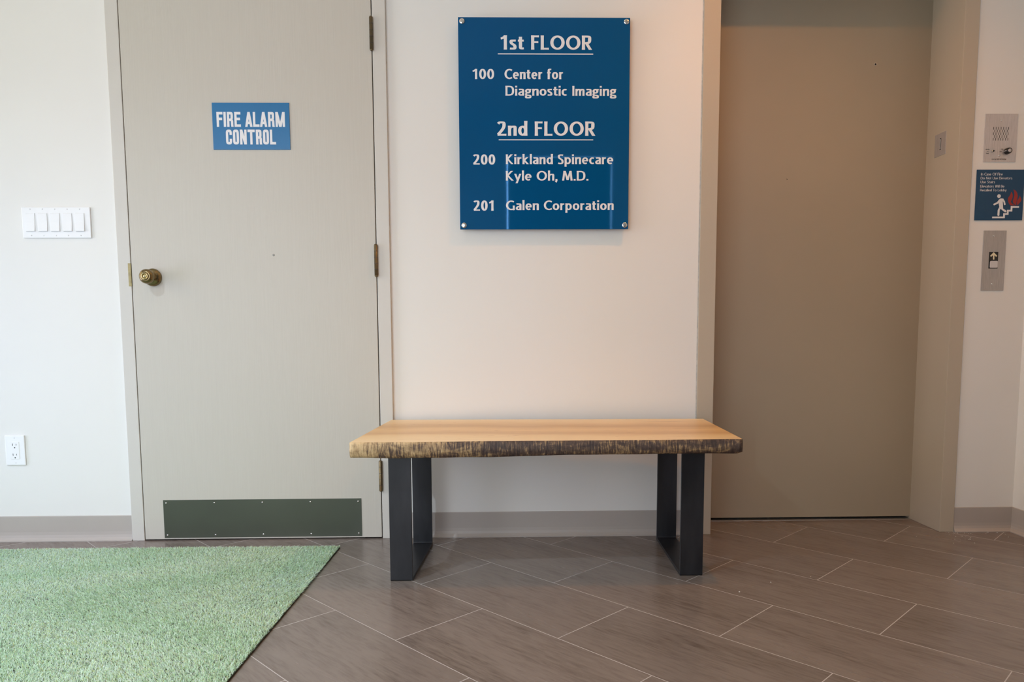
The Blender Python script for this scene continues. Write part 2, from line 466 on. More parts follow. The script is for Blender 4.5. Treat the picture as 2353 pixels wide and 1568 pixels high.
# cove base: profile swept along x or y
def cove(name, pts_fn, a, b_, axis):
    prof = [(0.0, 0.0), (0.017, 0.0), (0.0172, 0.0035), (0.0125, 0.0075), (0.0075, 0.014), (0.0045, 0.024), (0.0034, 0.036), (0.0032, 0.0965), (0.0022, 0.099), (0.0, 0.099)]
    m = MB().prism([pts_fn(q) for q in prof], axis, a, b_)
    o = m.build(name, MAT['rubber'])
    for f in o.data.polygons:
        f.use_smooth = False
    return tag(o, kind='structure')
cove('baseboard_left', lambda q: (-q[0], q[1]), XL, FX0 - 0.001, 'x')
cove('baseboard_back', lambda q: (-q[0], q[1]), FX1 + 0.001, EX0 - 0.001, 'x')
cove('baseboard_back', lambda q: (-q[0], q[1]), EX1 + 0.001, XR - 0.0035, 'x')
cove('baseboard_right', lambda q: (XR - q[0], q[1]), YB, -0.0001, 'y')

# door frame of the fire alarm room: steel, slightly proud of the wall
def steel_frame(name, x0, x1, ix0, ix1, zt, head, proud, y_back, m):
    b = MB()
    b.box(x0, ix0, -proud, y_back, 0, zt, 0.0016)
    b.box(ix1, x1, -proud, y_back, 0, zt, 0.0016)
    b.box(x0, x1, -proud, y_back, zt, zt + head, 0.0016)
    return b
FP = 0.014
b = steel_frame('trim_1', FX0, FX1, DX0 - 0.0025, DX1 + 0.0035, DZ, 0.05, FP, T, 0)
b.box(DX0 - 0.0025, DX0 + 0.010, 0.050, T - 0.003, 0, DZ)      # stops behind the leaf
b.box(DX1 - 0.010, DX1 + 0.0035, 0.050, T - 0.003, 0, DZ)
trim1 = tag(b.build('trim_1', MAT['frame_paint']), kind='structure')
# strike plate on the frame's edge beside the knob
b = MB()
b.box(DX0 - 0.0125, DX0 - 0.0028, -FP - 0.0009, -FP + 0.001, 0.982, 1.068, 0.0004)
b.box(DX0 - 0.0026, DX0 - 0.0012, -FP - 0.0009, 0.03, 0.982, 1.068)
b.build('strike_plate', MAT['brass_strike'], trim1)

# leaf
YL = -FP + 0.001
d1 = empty('door_1', (DX0, YL, 0)); tag(d1, kind='structure')
leaf = MB().box(DX0, DX1, YL, YL + 0.044, 0.005, DZ - 0.003, 0.0012).build('door_leaf', MAT['door'], d1)
MB().box(DX0, DX1, 0.078, 0.082, 0.0, DZ).build('dark_void', MAT['void'], trim1)
# knob: rose, neck, tapered ball, keyed cylinder in its face
KX, KZ = -1.2945, 1.0150
kn = MB().lathe([(0, 0), (0.0325, 0), (0.0333, 0.003), (0.0325, 0.0075), (0.029, 0.0125), (0.024, 0.0155), (0.0175, 0.0175), (0.0150, 0.021), (0.0142, 0.027), (0.0160, 0.031),
                 (0.0215, 0.035), (0.0255, 0.041), (0.0272, 0.048), (0.0266, 0.055), (0.0236, 0.0610), (0.0190, 0.0648), (0.0128, 0.0664), (0.0122, 0.0655), (0.0, 0.0655)], (KX, YL, KZ), (0, -1, 0), 56)
knob = kn.build('door_knob', MAT['brass'], leaf)
MB().lathe([(0.0086, 0.0650), (0.0122, 0.0652), (0.0124, 0.0682), (0.0112, 0.0690), (0.0090, 0.0684), (0.0086, 0.0650)], (KX, YL, KZ), (0, -1, 0), 40).build('knob_ring', MAT['brass_light'], knob)
b = MB().lathe([(0.0, 0.0650), (0.0084, 0.0650), (0.0084, 0.0672), (0.0, 0.0672)], (KX, YL, KZ), (0, -1, 0), 32)
b.box(KX - 0.0008, KX + 0.0008, YL - 0.0678, YL - 0.0670, KZ - 0.005, KZ + 0.004, mi=1)
b.build('key_cylinder', [MAT['brass_light'], MAT['slot']], knob)
# kick plate and its ten screws
kp = MB().box(-1.2985, -0.5325, YL - 0.0014, YL + 0.0001, 0.0105, 0.1605, 0.0004).build('kick_plate', MAT['kick'], leaf)
scr = None
for i in range(5):
    for zz in (0.0215, 0.1485):
        xx = -1.2865 + i * (0.742 / 4)
        if scr is None:
            b = MB().lathe([(0, 0.0), (0.0036, 0.0), (0.0036, 0.0006), (0.0026, 0.0017), (0, 0.0021)], (xx, YL - 0.0013, zz), (0, -1, 0), 16)
            b.box(xx - 0.0024, xx + 0.0024, YL - 0.0036, YL - 0.0033, zz - 0.0003, zz + 0.0003, mi=1)
            scr = b.build('screw', [MAT['chrome'], MAT['slot']], kp, base=(xx, YL - 0.0013, zz))
            sx, sz = xx, zz; s_loc = scr.location.copy()
        else:
            c = scr.copy(); COL.objects.link(c); c.parent = kp; c.location = s_loc + Vector((xx - sx, 0, zz - sz))
# three butt hinges
for zc in (1.8995, 1.0755, 0.2490):
    hx, hy, r = DX1 + 0.0012, YL - 0.0072, 0.0068
    hl = 0.057
    b = MB()
    b.lathe([(0, -hl - 0.004), (0.0045, -hl - 0.004), (r, -hl), (r, -hl + 0.0), (r, hl), (0.0045, hl + 0.004), (0, hl + 0.004)], (hx, hy, zc), (0, 0, 1), 24)
    b.box(DX1 - 0.006, hx, YL - 0.0026, YL + 0.0004, zc - hl, zc + hl, 0.0003)
    hg = b.build('hinge', MAT['brass_dark'], leaf)
    g2 = MB()
    for k in (-0.6, -0.2, 0.2, 0.6):
        g2.lathe([(r + 0.00025, -0.0006), (r + 0.00025, 0.0006)], (hx, hy, zc + k * hl), (0, 0, 1), 24)
    g2.build('knuckle_joint', MAT['slot'], hg)
# small round plug in the leaf
MB().lathe([(0, 0), (0.0042, 0), (0.0042, 0.0004), (0.0, 0.0006)], (-0.8405, YL, 1.0975), (0, -1, 0), 20).build('door_plug', simple('plug_grey', (0.30, 0.29, 0.27), 0.5), leaf)

# lift surround: painted steel, deep right and left returns
LP = 0.006
YD = 0.204
b = MB()
b.box(EX0, LX0, -LP, 0.30, 0, LZ, 0.0014)
b.box(LX1, EX1, -LP, 0.30, 0, LZ, 0.0014)
b.box(EX0, EX1, -LP, YD - 0.004, LZ, LZ + 0.065, 0.0014)
trim2 = tag(b.build('trim_2', MAT['lift_paint']), kind='structure')
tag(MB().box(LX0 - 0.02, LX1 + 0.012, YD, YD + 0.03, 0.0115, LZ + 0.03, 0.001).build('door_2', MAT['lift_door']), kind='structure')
d2 = bpy.data.objects['door_2']
tag(MB().box(LX0, LX1, YD - 0.010, YD + 0.034, -0.01, 0.0022, 0.0005).build('trim_3', MAT['alu']), kind='structure')
tag(MB().box(LX0 - 0.02, LX1 + 0.02, YD + 0.036, YD + 0.05, -0.01, LZ).build('dark_shaft_sheet', MAT['void']), kind='structure')  # black sheet standing in for the dark gap behind the lift door
# interlock key hole in the lift door, and a nick in its paint
b = MB().lathe([(0.0, 0.0003), (0.0035, 0.0003)], (1.5375, YD, 1.8755), (0, -1, 0), 28)
b.lathe([(0.0036, 0.0002), (0.0042, 0.0018), (0.0064, 0.0018), (0.0072, 0.0)], (1.5375, YD, 1.8755), (0, -1, 0), 28, mi=1)
b.build('key_hole', [MAT['void'], MAT['lift_paint']], d2)
MB().prism([(1.1885, 1.4240), (1.1912, 1.4236), (1.1922, 1.4200), (1.1900, 1.4188)], 'y', YD - 0.0004, YD + 0.0002).build('paint_nick', MAT['void'], d2)
# slotted metal plate on the right return of the lift surround
pl = MB().box(LX1 - 0.0015, LX1 + 0.0003, 0.0745, 0.1465, 1.4925, 1.5805, 0.0004).build('key_switch_plate', MAT['steel_light'], trim2)
b = MB().box(LX1 - 0.0022, LX1 - 0.0012, 0.1050, 0.1115, 1.5150, 1.5600)
b.build('key_slot', MAT['void'], pl)
MB().box(LX1 - 0.0030, LX1 - 0.0018, 0.1072, 0.1088, 1.5190, 1.5560).build('slot_lip', MAT['white_plastic'], pl)

MB().box(EX0 - 0.0042, EX0 - 0.0002, -0.0012, 0.0005, 0.10, LZ + 0.06).build('sealant_line', simple('grey_sealant', (0.52, 0.52, 0.50), 0.6, var=0.15, vscale=60), trim2)

# recessed downlights in the unseen ceiling, the rear ones added as fill
for i, (x, y, wat) in enumerate(DOWN):
    wat, BEAM_COL = power_color(wat)
    t = empty('unseen_downlight', (x, y, ZC)); tag(t, 'unseen round recessed ceiling downlight with warm or bluish beam', 'light', 'recessed downlights of the lobby ceiling')
    MB().lathe([(0.062, -0.001), (0.092, -0.001), (0.090, -0.006), (0.066, -0.009), (0.060, 0.0), (0.062, -0.001)], (x, y, ZC), (0, 0, 1), 36).build('trim_ring', MAT['white_plastic'], t)
    MB().lathe([(0, -0.003), (0.059, -0.003)], (x, y, ZC), (0, 0, 1), 32).build('lamp_lens', MAT['lamp'], t)
    l = bpy.data.lights.new('downlight_beam', 'SPOT'); l.energy = wat; l.color = BEAM_COL
    l.spot_size = math.radians(140); l.spot_blend = 1.0; l.shadow_soft_size = 0.03
    lo = bpy.data.objects.new('downlight_beam', l); COL.objects.link(lo); lo.location = (x, y, ZC - 0.02)

# ------------------------------------------------------------------ lettering: strokes drawn with a broad nib
def bez(p0, p1, p2, p3, n=12):
    return [tuple(((1 - t) ** 3) * p0[i] + 3 * ((1 - t) ** 2) * t * p1[i] + 3 * (1 - t) * t * t * p2[i] + t ** 3 * p3[i] for i in (0, 1)) for t in [k / n for k in range(n + 1)]]
def arc(cx, cy, rx, ry, a0, a1, n=None):
    n = n or max(8, int(abs(a1 - a0) / 11))
    return [(cx + rx * math.cos(math.radians(a0 + (a1 - a0) * k / n)), cy + ry * math.sin(math.radians(a0 + (a1 - a0) * k / n))) for k in range(n + 1)]
def ln(x0, y0, x1, y1): return [(x0, y0), (x1, y1)]
def cat(*ps):
    out = list(ps[0])
    for q in ps[1:]: out += q[1:]
    return out

def glyph(ch, a, k2, st):
    """strokes of ch; a = stem width in glyph x units, k2 = thin stroke, st = 'h' humanist or 'g' grotesque.
       returns (width, [(points, clip_low, clip_high)])"""
    h, k = a / 2, k2 / 2
    X = 0.70; A = 1.04; DS = -0.27
    S = []
    def s(p, lo=-9, hi=9): S.append((p, lo, hi))
    def bowl_s(w, Ht):
        return cat(bez((0.90 * w, Ht * 0.90), (0.78 * w, Ht - k * 0.9), (0.66 * w, Ht - k), (0.52 * w, Ht - k)),
                   bez((0.52 * w, Ht - k), (0.26 * w, Ht - k), (h * 0.95, 0.90 * Ht), (h * 0.95, 0.755 * Ht)),
                   bez((h * 0.95, 0.755 * Ht), (h * 0.95, 0.52 * Ht), (w - h * 0.95, 0.54 * Ht), (w - h * 0.95, 0.27 * Ht)),
                   bez((w - h * 0.95, 0.27 * Ht), (w - h * 0.95, 0.10 * Ht), (0.72 * w, k), (0.45 * w, k)),
                   bez((0.45 * w, k), (0.30 * w, k), (0.15 * w, 0.05 * Ht + k * 0.5), (0.05 * w, 0.11 * Ht)))
    g = st == 'g'
    if ch == ' ': return (0.36 if not g else 0.25), []
    if ch == '0': s(arc(.29, .5, .29 - h, .5 - k, 0, 360)); return .58, S
    if ch == '1':
        s(ln(.33, 0, .33, 1), 0, 1); s(bez((.36, .985), (.26, .86), (.16, .80), (.05, .775)), -1, 1); return .50, S
    if ch == '2':
        s(cat(bez((.06, .84), (.12, .95), (.2, 1 - k), (.28, 1 - k)), bez((.28, 1 - k), (.42, 1 - k), (.52 - h, .88), (.52 - h, .74)), bez((.52 - h, .74), (.52 - h, .50), (.20, .28), (.05, .07))), 0, 1)
        s(ln(.02, k, .56, k)); return .57, S
    if ch == 'F': s(ln(h, 0, h, 1)); s(ln(h, 1 - k, .48, 1 - k)); s(ln(h, .53, .44, .53)); return .50, S
    if ch == 'E': s(ln(h, 0, h, 1)); s(ln(h, 1 - k, .49, 1 - k)); s(ln(h, .53, .45, .53)); s(ln(h, k, .50, k)); return .52, S
    if ch == 'L': s(ln(h, 0, h, 1)); s(ln(h, k, .50, k)); return .50, S
    if ch == 'T': s(ln(.30, 0, .30, 1)); s(ln(0, 1 - k, .60, 1 - k)); return .60, S
    if ch == 'I': s(ln(h, 0, h, 1)); return 2 * h, S
    if ch == 'H': s(ln(h, 0, h, 1)); s(ln(.66 - h, 0, .66 - h, 1)); s(ln(h, .53, .66 - h, .53)); return .66, S
    if ch == 'O' or ch == 'Q':
        W = .50 if g else .88
        if g:
            s(cat(ln(h, .5, h, .70), bez((h, .70), (h, .92), (.13, 1 - k), (W / 2, 1 - k)), bez((W / 2, 1 - k), (W - .13, 1 - k), (W - h, .92), (W - h, .70)), ln(W - h, .70, W - h, .30), bez((W - h, .30), (W - h, .08), (W - .13, k), (W / 2, k)), bez((W / 2, k), (.13, k), (h, .08), (h, .30)), ln(h, .30, h, .5)))
            return W, S
        s(arc(W / 2, .5, W / 2 - h, .5 - k, 0, 360)); return W, S
    if ch == 'C':
        W = .50 if g else .70
        if g:
            s(cat(ln(W - h, .64, W - h, .72), bez((W - h, .72), (W - h, .92), (.36, 1 - k), (W / 2, 1 - k)), bez((W / 2, 1 - k), (.12, 1 - k), (h, .9), (h, .72)), ln(h, .72, h, .28), bez((h, .28), (h, .1), (.12, k), (W / 2, k)), bez((W / 2, k), (.38, k), (W - h, .08), (W - h, .28)), ln(W - h, .28, W - h, .38)))
        else: s(arc(.47, .5, .47 - h, .5 - k, 52, 308))
        return W, S
    if ch == 'G':
        s(arc(.47, .5, .47 - h, .5 - k, 54, 290)); s(ln(.78 - h, .05, .78 - h, .48)); s(bez((.60, k * .8), (.68, k), (.72, .05), (.78 - h, .08))); return .78, S
    if ch == 'D':
        W = .74
        s(ln(h, 0, h, 1)); s(cat(ln(h, 1 - k, .28, 1 - k), bez((.28, 1 - k), (.56, 1 - k), (W - h, .80), (W - h, .5)), bez((W - h, .5), (W - h, .20), (.56, k), (.28, k)), ln(.28, k, h, k))); return W, S
    if ch == 'R':
        W = .50 if g else .60
        s(ln(h, 0, h, 1)); s(cat(ln(h, 1 - k, W * .45, 1 - k), bez((W * .45, 1 - k), (W * .8, 1 - k), (W - h * 1.25, .9), (W - h * 1.25, .73)), bez((W - h * 1.25, .73), (W - h * 1.25, .56), (W * .75, .47), (W * .45, .47)), ln(W * .45, .47, h, .47)))
        if g: s(cat(bez((W * .5, .47), (W * .85, .46), (W - h * 1.1, .38), (W - h * 1.1, .25)), bez((W - h * 1.1, .25), (W - h * 1.1, .12), (W - h * 1.05, .05), (W - h * .7, -.05))), 0, 1)
        else: s(ln(W * .42, .52, W - h * .2, -.10), 0, 1)
        return W * (1.0 if g else 1.04), S
    if ch == 'B':
        W = .58
        s(ln(h, 0, h, 1)); s(cat(ln(h, 1 - k, .26, 1 - k), bez((.26, 1 - k), (.46, 1 - k), (W - h * 1.4, .9), (W - h * 1.4, .76)), bez((W - h * 1.4, .76), (W - h * 1.4, .6), (.42, .53), (.26, .53)), ln(.26, .53, h, .53)))
        s(cat(ln(h, .53, .28, .53), bez((.28, .53), (.50, .53), (W - h, .42), (W - h, .28)), bez((W - h, .28), (W - h, .1), (.46, k), (.28, k)), ln(.28, k, h, k))); return W, S
    if ch == 'P':
        W = .55
        s(ln(h, 0, h, 1)); s(cat(ln(h, 1 - k, .26, 1 - k), bez((.26, 1 - k), (.46, 1 - k), (W - h, .9), (W - h, .72)), bez((W - h, .72), (W - h, .52), (.42, .44), (.26, .44)), ln(.26, .44, h, .44))); return W, S
    if ch == 'K' or ch == 'k':
        t, w = (1, .66) if ch == 'K' else (A, .56)
        mid = .50 if ch == 'K' else .36
        tp = 1 if ch == 'K' else X
        s(ln(h, 0, h, t)); s(ln(h * 1.2, mid, w - h * .9, tp + .08), 0, tp); s(ln(h * 1.6, mid + .04, w - h * .3, -.08), 0, t); return w, S
    if ch == 'M':
        W = .74 if g else .86
        if g: s(ln(h, 0, h, 1)); s(ln(W - h, 0, W - h, 1)); s(ln(h, 1.05, W / 2, .0 - .02), 0, 1); s(ln(W - h, 1.05, W / 2, -.02), 0, 1)
        else: s(ln(.045, -.03, .16, 1.0), 0, 1); s(ln(W - h, 0, W - .16 - h * .2, 1.0), 0, 1); s(ln(.17, 1.06, W / 2, .06), 0.05, 1); s(ln(W - .17, 1.06, W / 2, .06), 0.05, 1)
        return W, S
    if ch == 'N':
        W = .56 if g else .70
        s(ln(h, 0, h, 1)); s(ln(W - h, 0, W - h, 1)); s(ln(h * .9, 1.08, W - h * .9, -.08), 0, 1); return W, S
    if ch == 'A':
        W = .56 if g else .68
        s(ln(h * .7, -.05, W / 2 + .012, 1.06), 0, 1); s(ln(W - h * .9, -.05, W / 2 - .012, 1.06), 0, 1); s(ln(W * .24, .27, W * .76, .27)); return W, S
    if ch == 'U': s(cat(ln(h, 1, h, .32), bez((h, .32), (h, .1), (.16, k), (.32, k)), bez((.32, k), (.48, k), (.64 - h, .1), (.64 - h, .32)), ln(.64 - h, .32, .64 - h, 1))); return .64, S
    if ch == 'V': s(ln(h * .6, 1.05, .33, -.05), 0, 1); s(ln(.66 - h * .6, 1.05, .33, -.05), 0, 1); return .66, S
    if ch == 'W':
        s(ln(.05, 1.05, .26, -.05), 0, 1); s(ln(.46, 1.02, .26, -.05), 0, 1); s(ln(.46, 1.02, .68, -.05), 0, 1); s(ln(.88, 1.05, .68, -.05), 0, 1); return .93, S
    if ch == 'S': s(bowl_s(.50, 1.0)); return .50, S
    if ch == 's': s(bowl_s(.42, X)); return .42, S
    if ch == 'o': s(arc(.29, X / 2, .29 - h * .95, X / 2 - k, 0, 360)); return .58, S
    if ch == 'c': s(arc(.29, X / 2, .29 - h * .95, X / 2 - k, 55, 305)); return .46, S
    if ch == 'e': s(arc(.28, X / 2, .28 - h * .95, X / 2 - k, 2, 312)); s(ln(h, X * .50, .56 - h * .3, X * .50)); return .55, S
    if ch == 'a':
        s(cat(bez((.07, X * .86), (.13, X - k * .6), (.18, X - k), (.25, X - k)), bez((.25, X - k), (.38, X - k), (.50 - h, X * .92), (.50 - h, X * .70)), ln(.50 - h, X * .70, .50 - h, 0)), 0, 9)
        s(cat(bez((.50 - h, X * .58), (.36, X * .56), (h * .95, X * .52), (h * .95, X * .27)), bez((h * .95, X * .27), (h * .95, k + .02), (.16, k), (.22, k)), bez((.22, k), (.32, k), (.40, .08), (.50 - h, .16)))); return .50, S
    if ch in 'nhmr':
        t = A if ch == 'h' else X
        s(ln(h, 0, h, t))
        if ch == 'r': s(bez((h, X * .62), (.13, X * .88), (.22, X - k), (.36, X - k * 1.1))); return .37, S
        if ch == 'm':
            for x0 in (h, .39):
                s(cat(bez((x0, X * .62), (x0 + .06, X * .86), (x0 + .13, X - k), (x0 + .18, X - k)), bez((x0 + .18, X - k), (x0 + .26, X - k), (x0 + .39 - h, X * .95), (x0 + .39 - h, X * .68)), ln(x0 + .39 - h, X * .68, x0 + .39 - h, 0)), 0, 9)
            return .39 * 2 + h * .2, S
        s(cat(bez((h, X * .62), (.13, X * .86), (.22, X - k), (.30, X - k)), bez((.30, X - k), (.42, X - k), (.54 - h, X * .95), (.54 - h, X * .68)), ln(.54 - h, X * .68, .54 - h, 0)), 0, 9); return .54, S
    if ch == 'u': s(cat(ln(h, X, h, .22), bez((h, .22), (h, k), (.14, k), (.24, k)), bez((.24, k), (.34, k), (.42, .1), (.54 - h, .2)))); s(ln(.54 - h, 0, .54 - h, X)); return .54, S
    if ch in 'db':
        W = .57; x = W - h if ch == 'd' else h
        s(ln(x, 0, x, A)); s(arc(.28 if ch == 'd' else W - .28, X / 2, .28 - h * .95, X / 2 - k, 0, 360)); return W, S
    if ch == 'p': s(ln(h, DS, h, X)); s(arc(.29, X / 2, .28 - h * .95, X / 2 - k, 0, 360)); return .57, S
    if ch == 'y': s(ln(h * .4, X + .05, .28, .02), -1, X); s(ln(.54 - h * .4, X + .05, .15, -.34), DS, X); return .54, S
    if ch == 'v': s(ln(h * .4, X + .05, .27, -.05), 0, X); s(ln(.54 - h * .4, X + .05, .27, -.05), 0, X); return .54, S
    if ch == 'w': s(ln(.04, X + .05, .2, -.05), 0, X); s(ln(.37, X + .02, .2, -.05), 0, X); s(ln(.37, X + .02, .54, -.05), 0, X); s(ln(.7, X + .05, .54, -.05), 0, X); return .74, S
    if ch == 'g':
        s(arc(.24, X * .66, .24 - h * .9, X * .34 - k, 0, 360)); s(ln(.34, X - k * 1.1, .52, X - k * 1.1))
        s(cat(bez((.15, X * .36), (.04, X * .24), (.06, X * .10), (.22, X * .07)), bez((.22, X * .07), (.46, X * .04), (.52 - h * .8, -.03), (.52 - h * .8, -.10)), bez((.52 - h * .8, -.10), (.52 - h * .8, -.2), (.38, -.27 + k), (.24, -.27 + k)), bez((.24, -.27 + k), (.10, -.27 + k), (h * .8, -.2), (h * .8, -.11)), bez((h * .8, -.11), (h * .8, -.02), (.12, .02), (.2, X * .08)))); return .52, S
    if ch == 'i': s(ln(h, 0, h, X)); s(ln(h, .83, h, .83 + a * .95)); return 2 * h, S
    if ch == 'l': s(ln(h, 0, h, A)); return 2 * h, S
    if ch == 't': s(cat(ln(.11 + h * .5, .90, .11 + h * .5, .16), bez((.11 + h * .5, .16), (.11 + h * .5, k), (.26, k), (.36, k * 1.4)))); s(ln(0, X - k, .36, X - k)); return .36, S
    if ch == 'f': s(cat(ln(.10 + h * .5, 0, .10 + h * .5, .82), bez((.10 + h * .5, .82), (.10 + h * .5, .98), (.26, A - k), (.39, A - k * 1.4)))); s(ln(0, X - k, .34, X - k)); return .36, S
    if ch == '.': s(ln(h, 0, h, a * .95)); return 2 * h, S
    if ch == ',': s(ln(h * 1.1, a * .95, h * 1.1, .0)); s(ln(h * 1.4, .03, h * .4, -.16)); return 2 * h, S
    return .3, []

def clip(poly, lim, sign):
    out = []
    for i in range(len(poly)):
        p, q = poly[i], poly[(i + 1) % len(poly)]
        ip, iq = (p[1] - lim) * sign >= 0, (q[1] - lim) * sign >= 0
        if ip: out.append(p)
        if ip != iq:
            t = (lim - p[1]) / (q[1] - p[1]); out.append((p[0] + t * (q[0] - p[0]), lim))
    return out

def stroke_polys(pts, a, b, lo, hi, flare):
    n = len(pts); closed = n > 3 and math.dist(pts[0], pts[-1]) < 1e-6
    L = []; R_ = []
    if n == 2 and flare:
        (x0, y0), (x1, y1) = pts
        pts = [(x0 + (x1 - x0) * t, y0 + (y1 - y0) * t) for t in [i / 6 for i in range(7)]]; n = 7; fl = True
    else: fl = False
    for i in range(n):
        p, q = pts[max(0, i - 1)], pts[min(n - 1, i + 1)]
        if closed and i in (0, n - 1): p, q = pts[n - 2], pts[1]
        tx, ty = q[0] - p[0], q[1] - p[1]; l = math.hypot(tx, ty) or 1
        nx, ny = -ty / l, tx / l
        hw = 0.5 * math.sqrt((a * nx) ** 2 + (b * ny) ** 2)
        if fl: hw *= 0.93 + 0.10 * abs(2 * i / (n - 1) - 1) ** 3
        L.append((pts[i][0] + nx * hw, pts[i][1] + ny * hw)); R_.append((pts[i][0] - nx * hw, pts[i][1] - ny * hw))
    for i in range(n - 1):
        poly = [L[i], L[i + 1], R_[i + 1], R_[i]]
        if lo > -8: poly = clip(poly, lo, 1)
        if hi < 8 and poly: poly = clip(poly, hi, -1)
        if len(poly) >= 3: yield poly

def text_polys(txt, cap, width, a, b, gap, st):
    """polygons in metres, x from 0 to width, baseline 0; letter widths are fitted, stroke widths kept"""
    def lay(sx):
        x = 0; out = []; xmin, xmax = 9, -9
        for i, ch in enumerate(txt):
            w, S = glyph(ch, a / sx, b, st)
            for pts, lo, hi in S:
                P = [((x + q[0]) * sx, q[1]) for q in pts]
                out.append((P, lo, hi))
                for q in P: xmin, xmax = min(xmin, q[0] - a / 2), max(xmax, q[0] + a / 2)
            nx = txt[i + 1] if i + 1 < len(txt) else ''
            kern = 0
            if ch + nx in ('AL', 'LA', 'To', 'FI', 'RA'): kern = -0.03
            x += w + (gap / sx if ch != ' ' else 0) + kern
        return out, xmin, xmax
    lo_s, hi_s = 0.1, 3.0
    for _ in range(40):
        s_ = (lo_s + hi_s) / 2
        o, x0, x1 = lay(s_)
        if (x1 - x0) * cap > width: hi_s = s_
        else: lo_s = s_
    res = []
    for P, lo, hi in o:
        P = [(q[0] - x0, q[1]) for q in P]
        res.append([[(u * cap, v * cap) for u, v in poly] for poly in stroke_polys(P, a, b, lo, hi, st == 'h')])
    return res

def hull(P):
    P = sorted(set((round(u, 9), round(v, 9)) for u, v in P))
    if len(P) < 3: return []
    def half(Q):
        o = []
        for p in Q:
            while len(o) > 1 and (o[-1][0] - o[-2][0]) * (p[1] - o[-2][1]) - (o[-1][1] - o[-2][1]) * (p[0] - o[-2][0]) <= 0: o.pop()
            o.append(p)
        return o[:-1]
    return half(P) + half(P[::-1])

def add_polys(b, strokes, x, z, y, lift=0.0004, mi=0, convex=True):
    """vinyl lettering just off a surface facing -y; neighbouring pieces sit microns apart so that none coincide"""
    for i, polys in enumerate(strokes):
        for j, poly in enumerate(polys):
            yy = y - lift - (i % 7) * 7e-5 - (j % 4) * 1.6e-5 if len(strokes) < 14 or len(polys) > 1 else y - lift - (i % 9) * 1.2e-5
            if convex: poly = hull(poly)
            if len(poly) < 3: continue
            V = [b.bm.verts.new((x + u, yy, z + v)) for u, v in poly]
            try: f = b.bm.faces.new(V); f.material_index = mi
            except ValueError: pass

def build_text(name, txt, x0, x1, z, cap, y, parent, m, a=.235, b=.135, gap=.10, st='h', lift=0.0004):
    mb = MB()
    add_polys(mb, text_polys(txt, cap, x1 - x0, a, b, gap, st), x0, z, y, lift)
    # keep the written order of faces: no recalculation needed for flat lettering
    me = bpy.data.meshes.new(name)
    base = Vector((x0, y, z)); bmesh.ops.translate(mb.bm, verts=mb.bm.verts[:], vec=-base)
    mb.bm.to_mesh(me); mb.bm.free(); me.materials.append(m)
    o = new_obj(name, me); o.parent = parent; o.location = base - world_of(parent)
    return o

# ------------------------------------------------------------------ pixel -> plane helpers (positions measured on the photo's frontal plane)
def onY(px, py, yy):
    dx, dz = (px - W0 / 2) / F, (py - CY) / F
    d = rt * dx + fw - up * dz
    t = (D + yy) / d.y
    return d.x * t, H + d.z * t

# ------------------------------------------------------------------ directory sign
YS = -0.028
ds = empty('directory_sign', (0.182, 0, 1.189))
tag(ds, 'large glossy dark blue directory sign with white lettering on the wall above the bench', 'sign')
MB().box(-0.1350, 0.4990, YS, YS + 0.006, 1.1893, 1.9548, 0.0006).build('panel', MAT['blue_gloss'], ds)
lines = [('1st FLOOR', 1147.1, 1362.3, 113.9, 81.3, .235, .135), ('100', 1083.6, 1135.5, 181.8, 158.4, .235, .13), ('Center for', 1159.3, 1296.0, 181.8, 158.4, .22, .135),
         ('Diagnostic Imaging', 1161.4, 1418.2, 220.0, 197.3, .22, .135), ('2nd FLOOR', 1139.7, 1369.8, 312.0, 279.3, .235, .135), ('200', 1085.3, 1138.0, 378.5, 355.0, .235, .13),
         ('Kirkland Spinecare', 1162.4, 1410.7, 377.4, 355.0, .22, .135), ('Kyle Oh, M.D.', 1162.4, 1352.0, 415.3, 393.0, .22, .135), ('201', 1086.3, 1135.0, 484.5, 461.0, .235, .13),
         ('Galen Corporation', 1162.8, 1410.0, 483.2, 461.0, .22, .135)]
for txt, xa, xb, yb, yt, wa, wb in lines:
    X0, Z0 = onY(xa, yb, YS); X1, _ = onY(xb, yb, YS); _, Z1 = onY(xa, yt, YS)
    build_text('lettering', txt, X0, X1, Z0, Z1 - Z0, YS, ds, MAT['letter'], wa, wb, .105)
for xa, xb, yy in ((1144.0, 1363.0, 123.8), (1146.0, 1363.0, 321.4)):
    X0, Z0 = onY(xa, yy, YS); X1, _ = onY(xb, yy, YS)
    MB().box(X0, X1, YS - 0.0004, YS + 0.0001, Z0 - 0.0017, Z0 + 0.0017).build('underline', MAT['letter'], ds)
cap0 = None
for xx in (-0.1205, 0.4850):
    for zz in (1.9400, 1.2040):
        if cap0 is None:
            b = MB().lathe([(0.0075, -YS - 0.002), (0.0075, 0.0), (0.0098, 0.0)], (xx, 0, zz), (0, -1, 0), 28)
            b = MB().lathe([(0.0, 0.0), (0.0075, 0.0), (0.0075, -YS), (0.0096, -YS), (0.0097, -YS + 0.0030), (0.0092, -YS + 0.0036), (0.004, -YS + 0.0038), (0, -YS + 0.0037)], (xx, 0, zz), (0, -1, 0), 32)
            cap0 = b.build('standoff', MAT['chrome'], ds, base=(xx, 0, zz)); c0 = (xx, zz); l0 = cap0.location.copy()
        else:
            c = cap0.copy(); COL.objects.link(c); c.parent = ds; c.location = l0 + Vector((xx - c0[0], 0, zz - c0[1]))

